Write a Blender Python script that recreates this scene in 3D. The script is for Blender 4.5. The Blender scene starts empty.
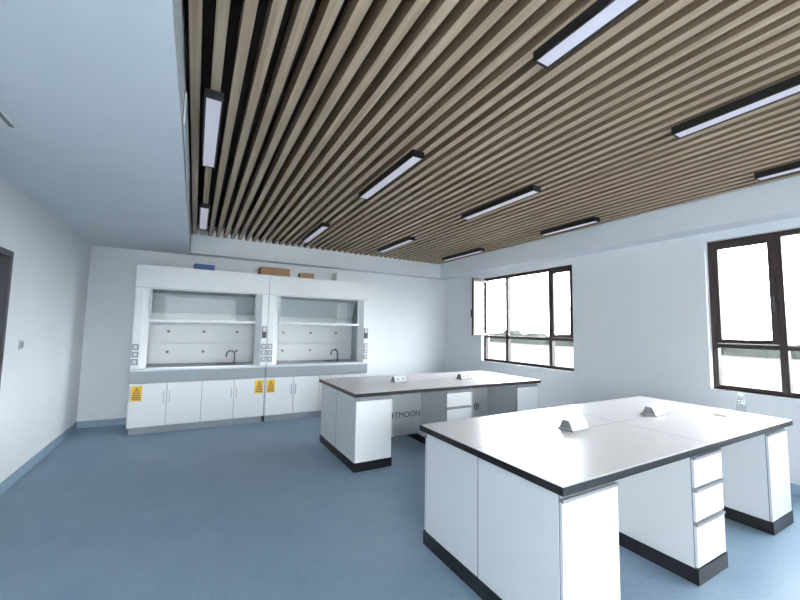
import bpy, bmesh, math, random
import numpy as np
from mathutils import Matrix, Vector
random.seed(4)
sc=bpy.context.scene
try:
    sc.view_settings.view_transform='Standard'
except Exception: pass

# ---------------------------------------------------------------- materials
def mat(name,col,rough=.5,metal=0,emit=None,estr=0,noise=0,nscale=20,bump=0,spec=.5,alpha=None,trans=0):
    m=bpy.data.materials.new(name);m.use_nodes=True
    nt=m.node_tree;b=nt.nodes['Principled BSDF']
    c=(*col,1)
    b.inputs['Base Color'].default_value=c
    b.inputs['Roughness'].default_value=rough
    b.inputs['Metallic'].default_value=metal
    b.inputs['Specular IOR Level'].default_value=spec
    if trans: b.inputs['Transmission Weight'].default_value=trans
    if emit:
        b.inputs['Emission Color'].default_value=(*emit,1);b.inputs['Emission Strength'].default_value=estr
    if noise or bump:
        tc=nt.nodes.new('ShaderNodeTexCoord');n=nt.nodes.new('ShaderNodeTexNoise')
        n.inputs['Scale'].default_value=nscale;n.inputs['Detail'].default_value=6
        nt.links.new(tc.outputs['Object'],n.inputs['Vector'])
        if noise:
            r=nt.nodes.new('ShaderNodeValToRGB')
            r.color_ramp.elements[0].position=.3;r.color_ramp.elements[1].position=.7
            r.color_ramp.elements[0].color=(*[max(0,v*(1-noise)) for v in col],1)
            r.color_ramp.elements[1].color=(*[min(1,v*(1+noise)) for v in col],1)
            nt.links.new(n.outputs['Fac'],r.inputs['Fac']);nt.links.new(r.outputs['Color'],b.inputs['Base Color'])
        if bump:
            bp=nt.nodes.new('ShaderNodeBump');bp.inputs['Strength'].default_value=bump;bp.inputs['Distance'].default_value=.01
            nt.links.new(n.outputs['Fac'],bp.inputs['Height']);nt.links.new(bp.outputs['Normal'],b.inputs['Normal'])
    return m
M={}
M['wall']=mat('wall_paint',(.825,.85,.87),.75,noise=.015,nscale=1.5)
M['ceil']=mat('ceiling_paint',(.78,.82,.86),.8,noise=.015,nscale=2)
M['white']=mat('white_laminate',(.80,.815,.825),.35)
M['white2']=mat('white_powdercoat',(.82,.84,.85),.4)
M['seam']=mat('dark_seam',(.25,.26,.28),.6)
M['grey']=mat('grey_apron',(.28,.32,.35),.45)
M['lgrey']=mat('light_grey_panel',(.60,.64,.66),.45)
M['black']=mat('black_edge',(.012,.012,.014),.35)
M['frame']=mat('window_frame_bronze',(.045,.030,.028),.4)
M['top']=mat('bench_top',(.70,.685,.695),.3,noise=.03,nscale=60)
M['tan']=mat('slat_wood',(.44,.36,.27),.5)
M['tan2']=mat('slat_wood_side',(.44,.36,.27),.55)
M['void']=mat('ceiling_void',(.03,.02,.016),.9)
M['diff']=mat('lamp_diffuser',(.5,.5,.58),.5,emit=(.9,.9,1),estr=.3)
M['base']=mat('vinyl_base',(.28,.39,.49),.45,noise=.08,nscale=30)
M['yellow']=mat('warning_yellow',(.80,.48,.02),.5)
M['carton']=mat('cardboard',(.36,.22,.12),.8,noise=.1,nscale=10)
M['blue']=mat('box_blue',(.06,.12,.3),.6)
M['steel']=mat('steel',(.45,.46,.48),.3,metal=1)
M['dark']=mat('dark_grey',(.07,.07,.08),.4)
M['mid']=mat('mid_grey',(.25,.26,.28),.5)
M['ground']=mat('field_ground',(.033,.028,.024),.9,noise=.25,nscale=.05,spec=.1)
M['water']=mat('river_water',(.024,.028,.031),.8,spec=.1)
M['trees']=mat('distant_trees',(.030,.034,.031),1,noise=.15,nscale=.2,spec=0)
def wood(m,c0,c1):
    nt=m.node_tree;b=nt.nodes['Principled BSDF']
    tc=nt.nodes.new('ShaderNodeTexCoord');mp=nt.nodes.new('ShaderNodeMapping');n=nt.nodes.new('ShaderNodeTexNoise')
    mp.inputs['Scale'].default_value=(40,1.2,40);n.inputs['Scale'].default_value=1;n.inputs['Detail'].default_value=5
    r=nt.nodes.new('ShaderNodeValToRGB')
    r.color_ramp.elements[0].color=(*c0,1);r.color_ramp.elements[1].color=(*c1,1)
    r.color_ramp.elements[0].position=.35;r.color_ramp.elements[1].position=.65
    L=nt.links.new
    L(tc.outputs['Object'],mp.inputs['Vector']);L(mp.outputs['Vector'],n.inputs['Vector']);L(n.outputs['Fac'],r.inputs['Fac']);L(r.outputs['Color'],b.inputs['Base Color'])
wood(M['tan'],(.37,.275,.18),(.52,.405,.28))
wood(M['tan2'],(.17,.115,.07),(.24,.17,.11))  # darker copy of the slat wood: shade between slats put into the colour
def floor_mat():
    m=bpy.data.materials.new('vinyl_floor');m.use_nodes=True;nt=m.node_tree;b=nt.nodes['Principled BSDF'];L=nt.links.new
    tc=nt.nodes.new('ShaderNodeTexCoord')
    n1=nt.nodes.new('ShaderNodeTexNoise');n1.inputs['Scale'].default_value=1.3;n1.inputs['Detail'].default_value=8;n1.inputs['Roughness'].default_value=.65
    n2=nt.nodes.new('ShaderNodeTexNoise');n2.inputs['Scale'].default_value=45;n2.inputs['Detail'].default_value=4
    for n in (n1,n2): L(tc.outputs['Object'],n.inputs['Vector'])
    r=nt.nodes.new('ShaderNodeValToRGB');r.color_ramp.elements[0].position=.3;r.color_ramp.elements[1].position=.75
    r.color_ramp.elements[0].color=(.205,.305,.41,1);r.color_ramp.elements[1].color=(.29,.39,.485,1)
    L(n1.outputs['Fac'],r.inputs['Fac'])
    mx=nt.nodes.new('ShaderNodeMix');mx.data_type='RGBA';mx.blend_type='MULTIPLY';mx.inputs[0].default_value=.4
    r2=nt.nodes.new('ShaderNodeValToRGB');r2.color_ramp.elements[0].position=.35;r2.color_ramp.elements[1].position=.65
    r2.color_ramp.elements[0].color=(.72,.75,.78,1);r2.color_ramp.elements[1].color=(1,1,1,1)
    L(n2.outputs['Fac'],r2.inputs['Fac']);L(r.outputs['Color'],mx.inputs[6]);L(r2.outputs['Color'],mx.inputs[7]);L(mx.outputs[2],b.inputs['Base Color'])
    b.inputs['Roughness'].default_value=.42
    return m
M['floor']=floor_mat()
def glass_mat(name,tint,fac):
    m=bpy.data.materials.new(name);m.use_nodes=True;nt=m.node_tree;nt.nodes.clear()
    o=nt.nodes.new('ShaderNodeOutputMaterial');t=nt.nodes.new('ShaderNodeBsdfTransparent');g=nt.nodes.new('ShaderNodeBsdfGlossy');x=nt.nodes.new('ShaderNodeMixShader')
    t.inputs['Color'].default_value=(*tint,1);g.inputs['Roughness'].default_value=.03;x.inputs['Fac'].default_value=fac
    nt.links.new(t.outputs[0],x.inputs[1]);nt.links.new(g.outputs[0],x.inputs[2]);nt.links.new(x.outputs[0],o.inputs['Surface'])
    return m
M['glass']=glass_mat('window_glass',(.97,.98,.98),.03)
M['sash']=glass_mat('sash_glass',(.96,.975,.975),.006)
M['bottle']=glass_mat('clear_plastic',(.85,.88,.88),.06)

# ---------------------------------------------------------------- mesh builder
class Bd:
    def __init__(s): s.v=[];s.f=[];s.m=[];s.names=[]
    def mi(s,m):
        if m not in s.names: s.names.append(m)
        return s.names.index(m)
    def poly(s,vs,fs,m):
        o=len(s.v);s.v+=[tuple(v) for v in vs]
        for i,f in enumerate(fs):
            s.f.append([o+k for k in f]);s.m.append(s.mi(m[i] if isinstance(m,(list,tuple)) else m))
    def box(s,x0,x1,y0,y1,z0,z1,m):
        s.poly([(x0,y0,z0),(x1,y0,z0),(x1,y1,z0),(x0,y1,z0),(x0,y0,z1),(x1,y0,z1),(x1,y1,z1),(x0,y1,z1)],
               [(0,3,2,1),(4,5,6,7),(0,1,5,4),(1,2,6,5),(2,3,7,6),(3,0,4,7)],m)
    def prism(s,pts,ax,a,b,m):
        def mk(p,t):
            return {0:(t,p[0],p[1]),1:(p[0],t,p[1]),2:(p[0],p[1],t)}[ax]
        n=len(pts);vs=[mk(p,a) for p in pts]+[mk(p,b) for p in pts]
        fs=[tuple(range(n))[::-1],tuple(range(n,2*n))]+[(i,(i+1)%n,n+(i+1)%n,n+i) for i in range(n)]
        s.poly(vs,fs,m)
    def cyl(s,c,r,ax,l,m,n=20,r2=None):
        if r2 is None:r2=r
        vs=[]
        for rr,t in ((r,0),(r2,l)):
            for i in range(n):
                a=2*math.pi*i/n;p=[0,0,0];o=[k for k in range(3) if k!=ax]
                p[o[0]]=c[o[0]]+rr*math.cos(a);p[o[1]]=c[o[1]]+rr*math.sin(a);p[ax]=c[ax]+t;vs.append(p)
        s.poly(vs,[tuple(range(n))[::-1],tuple(range(n,2*n))]+[(i,(i+1)%n,n+(i+1)%n,n+i) for i in range(n)],m)
    def ring(s,c,r0,r1,y0,y1,m,n=32):
        vs=[]
        for r,y in ((r0,y0),(r1,y0),(r1,y1),(r0,y1)):
            for i in range(n):
                a=2*math.pi*i/n;vs.append((c[0]+r*math.cos(a),y,c[2]+r*math.sin(a)))
        s.poly(vs,[(k*n+i,k*n+(i+1)%n,((k+1)%4)*n+(i+1)%n,((k+1)%4)*n+i) for k in range(4) for i in range(n)],m)
    def tube(s,path,r,m,n=10):
        P=[Vector(p) for p in path];vs=[]
        for i,p in enumerate(P):
            d=(P[min(i+1,len(P)-1)]-P[max(i-1,0)]).normalized()
            u=d.cross(Vector((0,1,0)));u.normalize();w=d.cross(u)
            for k in range(n):
                a=2*math.pi*k/n;vs.append(p+u*r*math.cos(a)+w*r*math.sin(a))
        fs=[(i*n+k,i*n+(k+1)%n,(i+1)*n+(k+1)%n,(i+1)*n+k) for i in range(len(P)-1) for k in range(n)]
        fs+=[tuple(range(n)),tuple(range((len(P)-1)*n,len(P)*n))]
        s.poly(vs,fs,m)
    def make(s,name,bevel=0,parent=None):
        me=bpy.data.meshes.new(name);me.from_pydata(s.v,[],s.f)
        for n in s.names: me.materials.append(M[n])
        me.polygons.foreach_set('material_index',s.m)
        bm=bmesh.new();bm.from_mesh(me);bmesh.ops.recalc_face_normals(bm,faces=bm.faces);bm.to_mesh(me);bm.free()
        o=bpy.data.objects.new(name,me);sc.collection.objects.link(o)
        if bevel:
            md=o.modifiers.new('bevel','BEVEL');md.width=bevel;md.segments=2;md.limit_method='ANGLE'
        if parent:o.parent=parent
        return o

# ---------------------------------------------------------------- dimensions
XL,XR,YB,YR=-1.40,5.06,6.92,-3.0
Z1,Z2=2.656,2.964
XA,XS,YS=-.132,4.76,6.705
T=.22

# camera
f=366.9;yaw,pit,rol=.508,.079,.018
c,s_=math.cos,math.sin
F=Vector((s_(yaw)*c(pit),c(yaw)*c(pit),s_(pit)));R0=Vector((c(yaw),-s_(yaw),0));U0=R0.cross(F)
R=R0*c(rol)+U0*s_(rol);U=U0*c(rol)-R0*s_(rol)
cam=bpy.data.cameras.new('camera');co=bpy.data.objects.new('camera',cam);sc.collection.objects.link(co)
cam.sensor_width=36;cam.lens=36*f/800;cam.clip_start=.02;cam.clip_end=2000
mw=Matrix((R,U,-F)).transposed().to_4x4();mw.translation=Vector((0,0,1.5));co.matrix_world=mw
sc.camera=co

# ---------------------------------------------------------------- room shell
b=Bd();b.box(XL-T,XR+T,YR-T,YB+T,-.12,0,'floor');b.make('floor')
b=Bd();b.box(XL-T,XR+T,YB,YB+T,0,3.2,'wall');b.make('wall_back')
DY0,DY1,DZ=3.35,4.33,2.10
b=Bd();b.box(XL-T,XL,YR-T,DY0,0,3.2,'wall');b.box(XL-T,XL,DY1,YB,0,3.2,'wall');b.box(XL-T,XL,DY0,DY1,DZ,3.2,'wall');b.make('wall_left')
WZ0,WZ1=.90,2.56
b=Bd();b.box(XR,XR+T,YR-T,YB,0,WZ0,'wall');b.box(XR,XR+T,YR-T,YB,WZ1,3.2,'wall')
ys=[YR-T,-2.9,-.83,-.14,1.93,3.625,5.69,YB]
for i in range(0,8,2): b.box(XR,XR+T,ys[i],ys[i+1],WZ0,WZ1,'wall')
b.make('wall_right')
b=Bd();RW_FILL=[(-1.0,1.4)]  # rear opening added behind the camera to fill the room with soft light
b.box(XL,XR,YR-T,YR,0,.6,'wall');b.box(XL,XR,YR-T,YR,2.56,3.2,'wall')
for a,d in ((XL,-1.0),(1.4,XR)): b.box(a,d,YR-T,YR,.6,2.56,'wall')
b.make('wall_rear')
b=Bd()
b.box(XL,XA,YR,YB,Z1,3.14,'ceil')
b.box(XA,XR,YS,YB,Z1,3.14,'ceil')
b.box(XS,XR,YR,YS,Z1,3.14,'ceil')
b.box(XL-T,XR+T,YR-T,YB+T,3.2,3.3,'ceil')
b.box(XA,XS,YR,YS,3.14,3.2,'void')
b.make('ceiling')
b=Bd()
n=44;p=(XS-XA)/n
for i in range(n):
    x=XA+p*(i+.5)
    b.box(x-.027,x+.027,YR,YS,Z2,Z2+.12,['tan','tan2','tan2','tan2','tan2','tan2'])  # plain wood underneath, painted-in shade on the other faces
b.make('ceiling_slats')
b=Bd()
b.box(XA,XA+.006,2.5,4.1,2.71,2.91,'mid')
for y0,y1,z0,z1 in ((2.5,4.1,2.71,2.725),(2.5,4.1,2.895,2.91),(2.5,2.515,2.725,2.895),(4.085,4.1,2.725,2.895)): b.box(XA+.006,XA+.015,y0,y1,z0,z1,'white2')
for i in range(7): b.box(XA+.006,XA+.013,2.515,4.085,2.74+.022*i,2.748+.022*i,'lgrey')
b.make('air_vent_linear')
b=Bd()
cx,cy=-1.17,2.78
for k,h in ((.20,0),(.15,.005),(.10,.010),(.05,.015)):
    z=Z1-.010-h;e=.022
    b.box(cx-k,cx+k,cy-k,cy-k+e,z,Z1,'white2');b.box(cx-k,cx+k,cy+k-e,cy+k,z,Z1,'white2')
    b.box(cx-k,cx-k+e,cy-k+e,cy+k-e,z,Z1,'white2');b.box(cx+k-e,cx+k,cy-k+e,cy+k-e,z,Z1,'white2')
b.box(cx-.19,cx+.19,cy-.19,cy+.19,Z1-.004,Z1,'mid')
b.make('ceiling_air_diffuser')
def base(name,bx):
    b=Bd();b.box(*bx,0,.10,'base');b.make(name,.004)
b=Bd();b.box(XL,XL+.012,YR,DY0-.03,0,.1,'base');b.box(XL,XL+.012,DY1+.03,YB,0,.1,'base');b.make('baseboard_left')
base('baseboard_back',(XL+.012,XR-.012,YB-.012,YB));base('baseboard_right',(XR-.012,XR,YR,YB-.012))

# door
b=Bd()
b.box(XL-.16,XL+.015,DY1-.05,DY1-.001,0.001,DZ-.001,'dark');b.box(XL-.16,XL+.015,DY0+.001,DY0+.05,0.001,DZ-.001,'dark');b.box(XL-.16,XL+.015,DY0+.05,DY1-.05,DZ-.05,DZ-.001,'dark')
b.box(XL-.10,XL-.05,DY0+.05,DY1-.05,0.01,DZ-.05,'mid')
b.box(XL-.05,XL-.035,DY0+.10,DY0+.14,.95,1.15,'steel');b.box(XL-.035,XL-.0,DY0+.11,DY0+.13,1.05,1.07,'steel');b.box(XL-.015,XL,DY0+.13,DY0+.26,1.05,1.07,'steel')
b.make('door_1')
b=Bd();b.box(XL,XL+.010,4.66,4.745,1.25,1.335,'lgrey');b.box(XL+.010,XL+.014,4.675,4.73,1.265,1.32,'mid');b.make('light_switch')

# windows
TZ=1.38
def sash(b,x0,x1,p0,p1,z0,z1,q=.045,m='frame'):
    b.box(x0,x1,p0,p0+q,z0,z1,m);b.box(x0,x1,p1-q,p1,z0,z1,m)
    b.box(x0,x1,p0+q,p1-q,z0,z0+q,m);b.box(x0,x1,p0+q,p1-q,z1-q,z1,m)
def window(name,y0,y1,xs,muls,opened=False):
    b=Bd();a,d=xs;tz=TZ
    fr=.05
    b.box(a,d,y0,y0+fr,WZ0,WZ1,'frame');b.box(a,d,y1-fr,y1,WZ0,WZ1,'frame')
    b.box(a,d,y0+fr,y1-fr,WZ0,WZ0+fr,'frame');b.box(a,d,y0+fr,y1-fr,WZ1-fr,WZ1,'frame')
    b.box(a,d,y0+fr,y1-fr,tz-.025,tz+.025,'frame')
    e=[y0]+muls+[y1]
    for m in muls: b.box(a,d,m-.03,m+.03,WZ0+fr,tz-.025,'frame');b.box(a,d,m-.03,m+.03,tz+.025,WZ1-fr,'frame')
    b.box(a+.04,a+.046,y0+fr,y1-fr,WZ0+fr,tz-.025,'glass')
    ob=None;op=None
    for i in range(len(e)-1):
        p0=e[i]+(.05 if i==0 else .03);p1=e[i+1]-(.05 if i==len(e)-2 else .03)
        z0,z1=tz+.027,WZ1-fr-.002
        if i==len(e)-2 and opened:
            op=(p0,p1,z0,z1);continue
        b.box(a+.04,a+.046,p0,p1,z0,z1,'glass')
        if i%2==0:
            sash(b,a-.015,a+.03,p0,p1,z0,z1)
            b.box(a-.045,a-.015,p0+.01,p0+.03,1.75,1.90,'dark')
    b.box(XR-.02,a,y0,y1,WZ0-.02,WZ0,'white')
    ob=b.make(name)
    if op:
        p0,p1,z0,z1=op;w=p1-p0;c2=Bd()
        sash(c2,0,.045,-w,0,z0,z1);c2.box(.02,.026,-w+.045,-.045,z0+.045,z1-.045,'glass');c2.box(-.03,0,-w+.01,-w+.03,1.75,1.90,'dark')
        o=c2.make('opened_sash',parent=ob);o.location=(a-.02,p1,0);o.rotation_euler=(0,0,-math.radians(70))
XF=XR+.08
window('window_1',3.625,5.69,(XF,XF+.07),[4.10,5.07],True)
window('window_2',-.14,1.93,(XF,XF+.07),[.37,1.35])
window('window_3',-2.9,-.83,(XF,XF+.07),[-2.4,-1.42])  # out of view, continues the row; added to let in more daylight
k=4
for a,d in RW_FILL:  # unseen rear window, added for fill light
    b=Bd();y=YR-.12
    for x in (a,(a+d)/2-.025,d-.05): b.box(x,x+.05,y,y+.06,.6,2.56,'frame')
    b.box(a,d,y,y+.06,.6,.65,'frame');b.box(a,d,y,y+.06,2.51,2.56,'frame');b.box(a,d,y+.025,y+.03,.6,2.56,'glass')
    b.make('window_%d'%k);k+=1

# ceiling lamps
def lamp(x,y0,y1,name='linear_ceiling_lamp'):
    b=Bd();w=.055;z=Z2-.055
    b.box(x-w,x-w+.012,y0,y1,z,Z2,'black');b.box(x+w-.012,x+w,y0,y1,z,Z2,'black')
    b.box(x-w+.012,x+w-.012,y0,y0+.012,z,Z2,'black');b.box(x-w+.012,x+w-.012,y1-.012,y1,z,Z2,'black')
    b.box(x-w+.012,x+w-.012,y0+.012,y1-.012,Z2-.02,Z2,'black')
    b.box(x-w+.012,x+w-.012,y0+.012,y1-.012,z+.004,z+.02,'diff')
    return b.make(name)
for x in (.03,1.53,2.94,4.40):
    for y in (1.26,3.62,6.06,-1.14):
        lamp(x,y-1.14+(.3 if (x>4 and y==3.62) else 0),y)

# ---------------------------------------------------------------- lab benches
def bench(X0,X1,Y0,Y1,H=.813):
    b=Bd();t=.04;o=.03
    b.box(X0,X1,Y0,Y1,H-t,H-.003,'black')
    b.box(X0+.004,X1-.004,Y0+.004,Y1-.004,H-.003,H,'top')
    ym=(Y0+Y1)/2
    b.box(X0+.004,X1-.004,ym-.002,ym+.002,H,H+.0006,'seam')
    b.box((X0+X1)/2-.002,(X0+X1)/2+.002,Y0+.004,Y1-.004,H,H+.0006,'seam')
    zc=H-t
    ped=[(X0+o,X0+o+.43,'door'),(2.72,3.10,'draw'),(X1-o-.40,X1-o,'door')]
    for side in (0,1):
        ya,yb=(Y0+o,ym) if side==0 else (ym,Y1-o)
        fs=ya if side==0 else yb
        sg=1 if side==0 else -1
        for x0,x1,kind in ped:
            y0b,y1b=(ya+.02,yb) if side==0 else (ya,yb-.02)
            b.box(x0,x1,y0b,y1b,.09,zc-.001,'white')
            ky0,ky1=(ya-.005,yb-.001) if side==0 else (ya+.001,yb+.005)
            b.box(x0-.006,x1+.006,ky0,ky1,0,.09,'black')
            def fp(xa,xb,za,zb_,m,d0=0,d1=.018):
                q=sorted((fs+sg*d0,fs+sg*d1));b.box(xa,xb,q[0],q[1],za,zb_,m)
            fp(x0+.002,x1-.002,.09,zc-.004,'seam',.014,.02)
            if kind=='door':
                fp(x0+.002,x1-.002,.094,zc-.05,'white',0,.014)
                fp(x0+.002,x1-.002,zc-.047,zc-.032,'mid',-.006,.014)
            else:
                zz=[.094,.36,.56,zc-.02]
                for i in range(3):
                    fp(x0+.003,x1-.003,zz[i]+.004,zz[i+1]-.026,'white',0,.014)
                    fp(x0+.003,x1-.003,zz[i+1]-.024,zz[i+1]-.008,'mid',-.008,.014)
    b.box(X0+o+.43,2.72,ym-.012,ym+.012,.12,zc-.001,'white');b.box(3.10,X1-o-.40,ym-.012,ym+.012,.12,zc-.001,'white')
    for x in (X0+o,X1-o):
        b.box(x-.0015,x+.0015,ym-.003,ym+.003,.09,zc-.005,'seam')
    return b.make('lab_island_bench',.003)
b1=bench(1.463,4.332,1.113,2.30)
b2=bench(1.504,4.339,3.638,4.90)
ym2=(3.638+4.90)/2-.0125
def text(body,loc,rot,size,m,parent,name):
    cu=bpy.data.curves.new(name,'FONT');cu.body=body;cu.size=size;cu.extrude=.0008;cu.align_x='LEFT'
    o=bpy.data.objects.new(name,cu);sc.collection.objects.link(o);cu.materials.append(M[m]);o.location=loc;o.rotation_euler=rot;o.parent=parent
    return o
b=Bd()
for x in (2.25,3.69):
    b.ring((x,0,.385),.036,.050,ym2-.002,ym2,'dark');b.box(x-.013,x+.013,ym2-.002,ym2,.365,.405,'dark')
b.make('emblem',parent=b2)
text('TMOON',(2.315,ym2-.001,.348),(math.pi/2,0,0),.105,'dark',b2,'lettering')

H=.813
def socket(x,y,z):
    b=Bd();w=.085
    b.prism([(-.055,.008),(.055,.008),(.028,.07),(-.028,.07)],0,-w,w,'white2')
    b.box(-w-.008,w+.008,-.062,.062,0,.008,'mid')
    for xx in (-.04,.04):
        for sg in (-1,1):
            def P(px,z): return (px,sg*(.0555-(z-.008)*27/62),z)
            b.poly([P(xx-.030,.016),P(xx+.030,.016),P(xx+.030,.060),P(xx-.030,.060)],[(0,1,2,3)],'lgrey')
            for dx in (-.01,.01):
                def Q(px,z): return (px,sg*(.0562-(z-.008)*27/62),z)
                b.poly([Q(xx+dx-.003,.030),Q(xx+dx+.003,.030),Q(xx+dx+.003,.046),Q(xx+dx-.003,.046)],[(0,1,2,3)],'dark')
    for sg in (-1,1):
        b.prism([(-.050,.012),(.050,.012),(.026,.066),(-.026,.066)],0,sg*w,sg*(w+.002),'mid')
    o=b.make('desktop_power_socket',.002);o.location=(x,y,z);return o
for x,y in ((2.40,1.73),(3.47,1.73),(2.37,4.25),(3.38,4.16)): socket(x,y,H+.001)
b=Bd();x,y=4.22,1.40;z=H+.001
pr=[(.030,0),(.034,.006),(.034,.09),(.030,.11),(.014,.135),(.014,.15)]
for (r0,z0),(r1,z1) in zip(pr,pr[1:]): b.cyl((x,y,z+z0),r0,2,z1-z0,'bottle',24,r1)
b.cyl((x,y,z+.15),.017,2,.02,'white',24);b.make('plastic_bottle')
b=Bd();b.box(3.93,4.12,1.40,1.50,H+.001,H+.006,'white2');b.box(3.94,4.11,1.41,1.49,H+.006,H+.014,'white');b.make('instruction_booklet')

# ---------------------------------------------------------------- fume hoods
def hood(X0,X1,Yf,zH=2.33):
    b=Bd();Y1=YB-.015;pw=.17
    b.box(X0+.02,X1-.02,Yf+.06,Y1,0,.10,'grey')
    b.box(X0,X1,Yf+.02,Y1,.10,.70,'white')
    b.box(X0+.012,X1-.012,Yf+.012,Yf+.02,.105,.695,'seam')
    n=4;w=(X1-X0-.02)/n
    for i in range(n):
        xa=X0+.01+w*i
        b.box(xa+.003,xa+w-.003,Yf,Yf+.014,.11,.69,'white')
        hx=xa+w-.04 if i%2==0 else xa+.03
        b.box(hx,hx+.01,Yf-.025,Yf-.015,.42,.58,'steel');b.box(hx,hx+.01,Yf-.016,Yf,.43,.44,'steel');b.box(hx,hx+.01,Yf-.016,Yf,.56,.57,'steel')
    b.box(X0,X1,Yf-.01,Y1,.70,.86,'grey')
    b.box(X0+.0,X1-.0,Yf-.03,Y1,.86,.89,'lgrey')
    b.box(X0+pw,X1-pw,Yf-.02,Yf+.03,.89,.905,'steel')
    for sx in (0,1):
        xa=X0 if sx==0 else X1;g=1 if sx==0 else -1
        pts=[(xa,Yf-.01),(xa+g*.09,Yf-.01),(xa+g*pw,Yf+.07),(xa+g*pw,Yf+.12),(xa,Yf+.12)]
        b.prism(pts,2,.89,2.0,'white2')
        b.box(min(xa,xa+g*.03),max(xa,xa+g*.03),Yf+.12,Y1,.89,2.0,'white2')
        b.box(min(xa+g*.03,xa+g*.035),max(xa+g*.03,xa+g*.035),Yf+.12,Y1,.89,2.0,'lgrey')
        for k,z in enumerate((.95,1.05,1.15)):
            xc=xa+g*.045
            b.box(xc-.035,xc+.035,Yf-.022,Yf-.01,z,z+.08,'mid');b.box(xc-.02,xc+.02,Yf-.026,Yf-.022,z+.015,z+.065,'lgrey')
        if sx==1:
            xc=xa-.045;b.box(xc-.035,xc+.035,Yf-.022,Yf-.01,1.32,1.50,'dark');b.box(xc-.025,xc+.025,Yf-.025,Yf-.022,1.42,1.49,'lgrey')
    b.box(X0+.03,X1-.03,Y1-.02,Y1,.89,2.0,'white2')
    # stepped back baffles: lower panel, middle panel, sloped upper panel
    b.box(X0+.05,X1-.05,Y1-.09,Y1-.08,.96,1.20,'white2')
    b.box(X0+.05,X1-.05,Y1-.09,Y1-.08,1.22,1.66,'white2')
    b.prism([(Y1-.09,1.70),(Y1-.08,1.70),(Y1-.26,1.99),(Y1-.27,1.99)],0,X0+.05,X1-.05,'lgrey')
    for xx in np.linspace(X0+.38,X1-.38,3):
        for z in (1.40,1.08): b.cyl((xx,Y1-.10,z),.022,1,.01,'mid',16)
    sb=1.56
    b.box(X0+pw,X1-pw,Yf+.055,Yf+.062,sb,2.0,'sash')
    b.box(X0+pw,X1-pw,Yf+.03,Yf+.07,sb-.02,sb+.02,'white')
    b.box(X0+pw,X0+pw+.02,Yf+.04,Yf+.07,sb,2.0,'lgrey');b.box(X1-pw-.02,X1-pw,Yf+.04,Yf+.07,sb,2.0,'lgrey')
    b.box((X0+X1)/2-.3,(X0+X1)/2+.3,Yf+.01,Yf+.03,sb-.012,sb+.004,'white')
    b.box(X0,X1,Yf-.01,Yf+.12,2.0,zH,'white');b.box(X0,X1,Yf+.12,Y1,2.0,zH,'white2')
    b.box(X0+.01,X1-.01,Yf-.012,Yf-.01,2.015,2.02,'seam')
    xt=X1-pw-.25;yt=Yf+.42;r=.06
    path=[(xt,yt,.89),(xt,yt,1.04)]+[(xt-r+r*math.cos(a),yt,1.04+r*math.sin(a)) for a in np.linspace(.2,math.pi,9)]+[(xt-2*r,yt,1.0)]
    b.tube(path,.011,'dark');b.cyl((xt,yt,.89),.022,2,.03,'dark')
    b.box(xt-.26,xt-.04,yt-.1,yt+.1,.889,.896,'dark')
    return b.make('fume_hood',.003)
YH=6.159
h1=hood(-.731,1.016,YH);h2=hood(1.022,2.769,YH)
def sticker(x0,x1,z0,z1,par):
    b=Bd();y=YH-.001
    b.box(x0,x1,y-.0015,y,z0,z1,'yellow')
    xm=(x0+x1)/2;h=z1-z0;w=(x1-x0)
    b.poly([(xm-w*.3,y-.003,z0+h*.5),(xm+w*.3,y-.003,z0+h*.5),(xm,y-.003,z0+h*.92)],[(0,1,2)],'black')
    b.poly([(xm-w*.19,y-.004,z0+h*.55),(xm+w*.19,y-.004,z0+h*.55),(xm,y-.004,z0+h*.82)],[(0,1,2)],'yellow')
    b.box(xm-w*.02,xm+w*.02,y-.005,y-.004,z0+h*.59,z0+h*.73,'black')
    for i in range(3): b.box(x0+w*.12,x1-w*.12,y-.003,y-.0015,z0+h*(.12+.12*i),z0+h*(.17+.12*i),'black')
    return b.make('warning_label',parent=par)
sticker(-.70,-.58,.46,.66,h1);sticker(.87,.99,.46,.66,h1);sticker(1.05,1.17,.46,.66,h2)
def carton(x,y,w,d,h,m,rot=0):
    b=Bd();b.box(-w/2,w/2,-d/2,d/2,0,h-.004,m);b.box(-w/2-.003,-.004,-d/2-.003,d/2+.003,h-.004,h,m);b.box(.004,w/2+.003,-d/2-.003,d/2+.003,h-.004,h,m)
    b.box(-.03,.03,-d/2-.004,d/2+.004,h,h+.001,'lgrey')
    o=b.make('cardboard_box',.003);o.location=(x,y,2.332);o.rotation_euler=(0,0,rot)
carton(.08,6.35,.26,.2,.09,'blue',.1);carton(1.12,6.4,.46,.3,.14,'carton',.03);carton(1.66,6.38,.24,.22,.10,'carton',-.1);carton(2.3,6.4,.24,.2,.16,'white2',.1)

# ---------------------------------------------------------------- outside
b=Bd();b.box(XR+1,400,-300,300,-7.1,-7,'ground');b.make('ground_outside')
b=Bd();b.box(60,110,-300,300,-6.99,-6.95,'water');b.make('river')
b=Bd();y=-300
while y<300:
    w_=random.uniform(6,16);h_=random.uniform(5.5,9.5)
    b.prism([(y-2,-7),(y,-7+h_*.7),(y+w_*.3,-7+h_),(y+w_*.75,-7+h_*.93),(y+w_+1,-7+h_*.6),(y+w_+3,-7)],0,200+random.uniform(-4,4),206,'trees');y+=w_
b.make('distant_tree_line')

w=bpy.data.worlds.new('world');sc.world=w;w.use_nodes=True
bg=w.node_tree.nodes['Background'];bg.inputs['Color'].default_value=(.92,.96,1,1);bg.inputs['Strength'].default_value=24
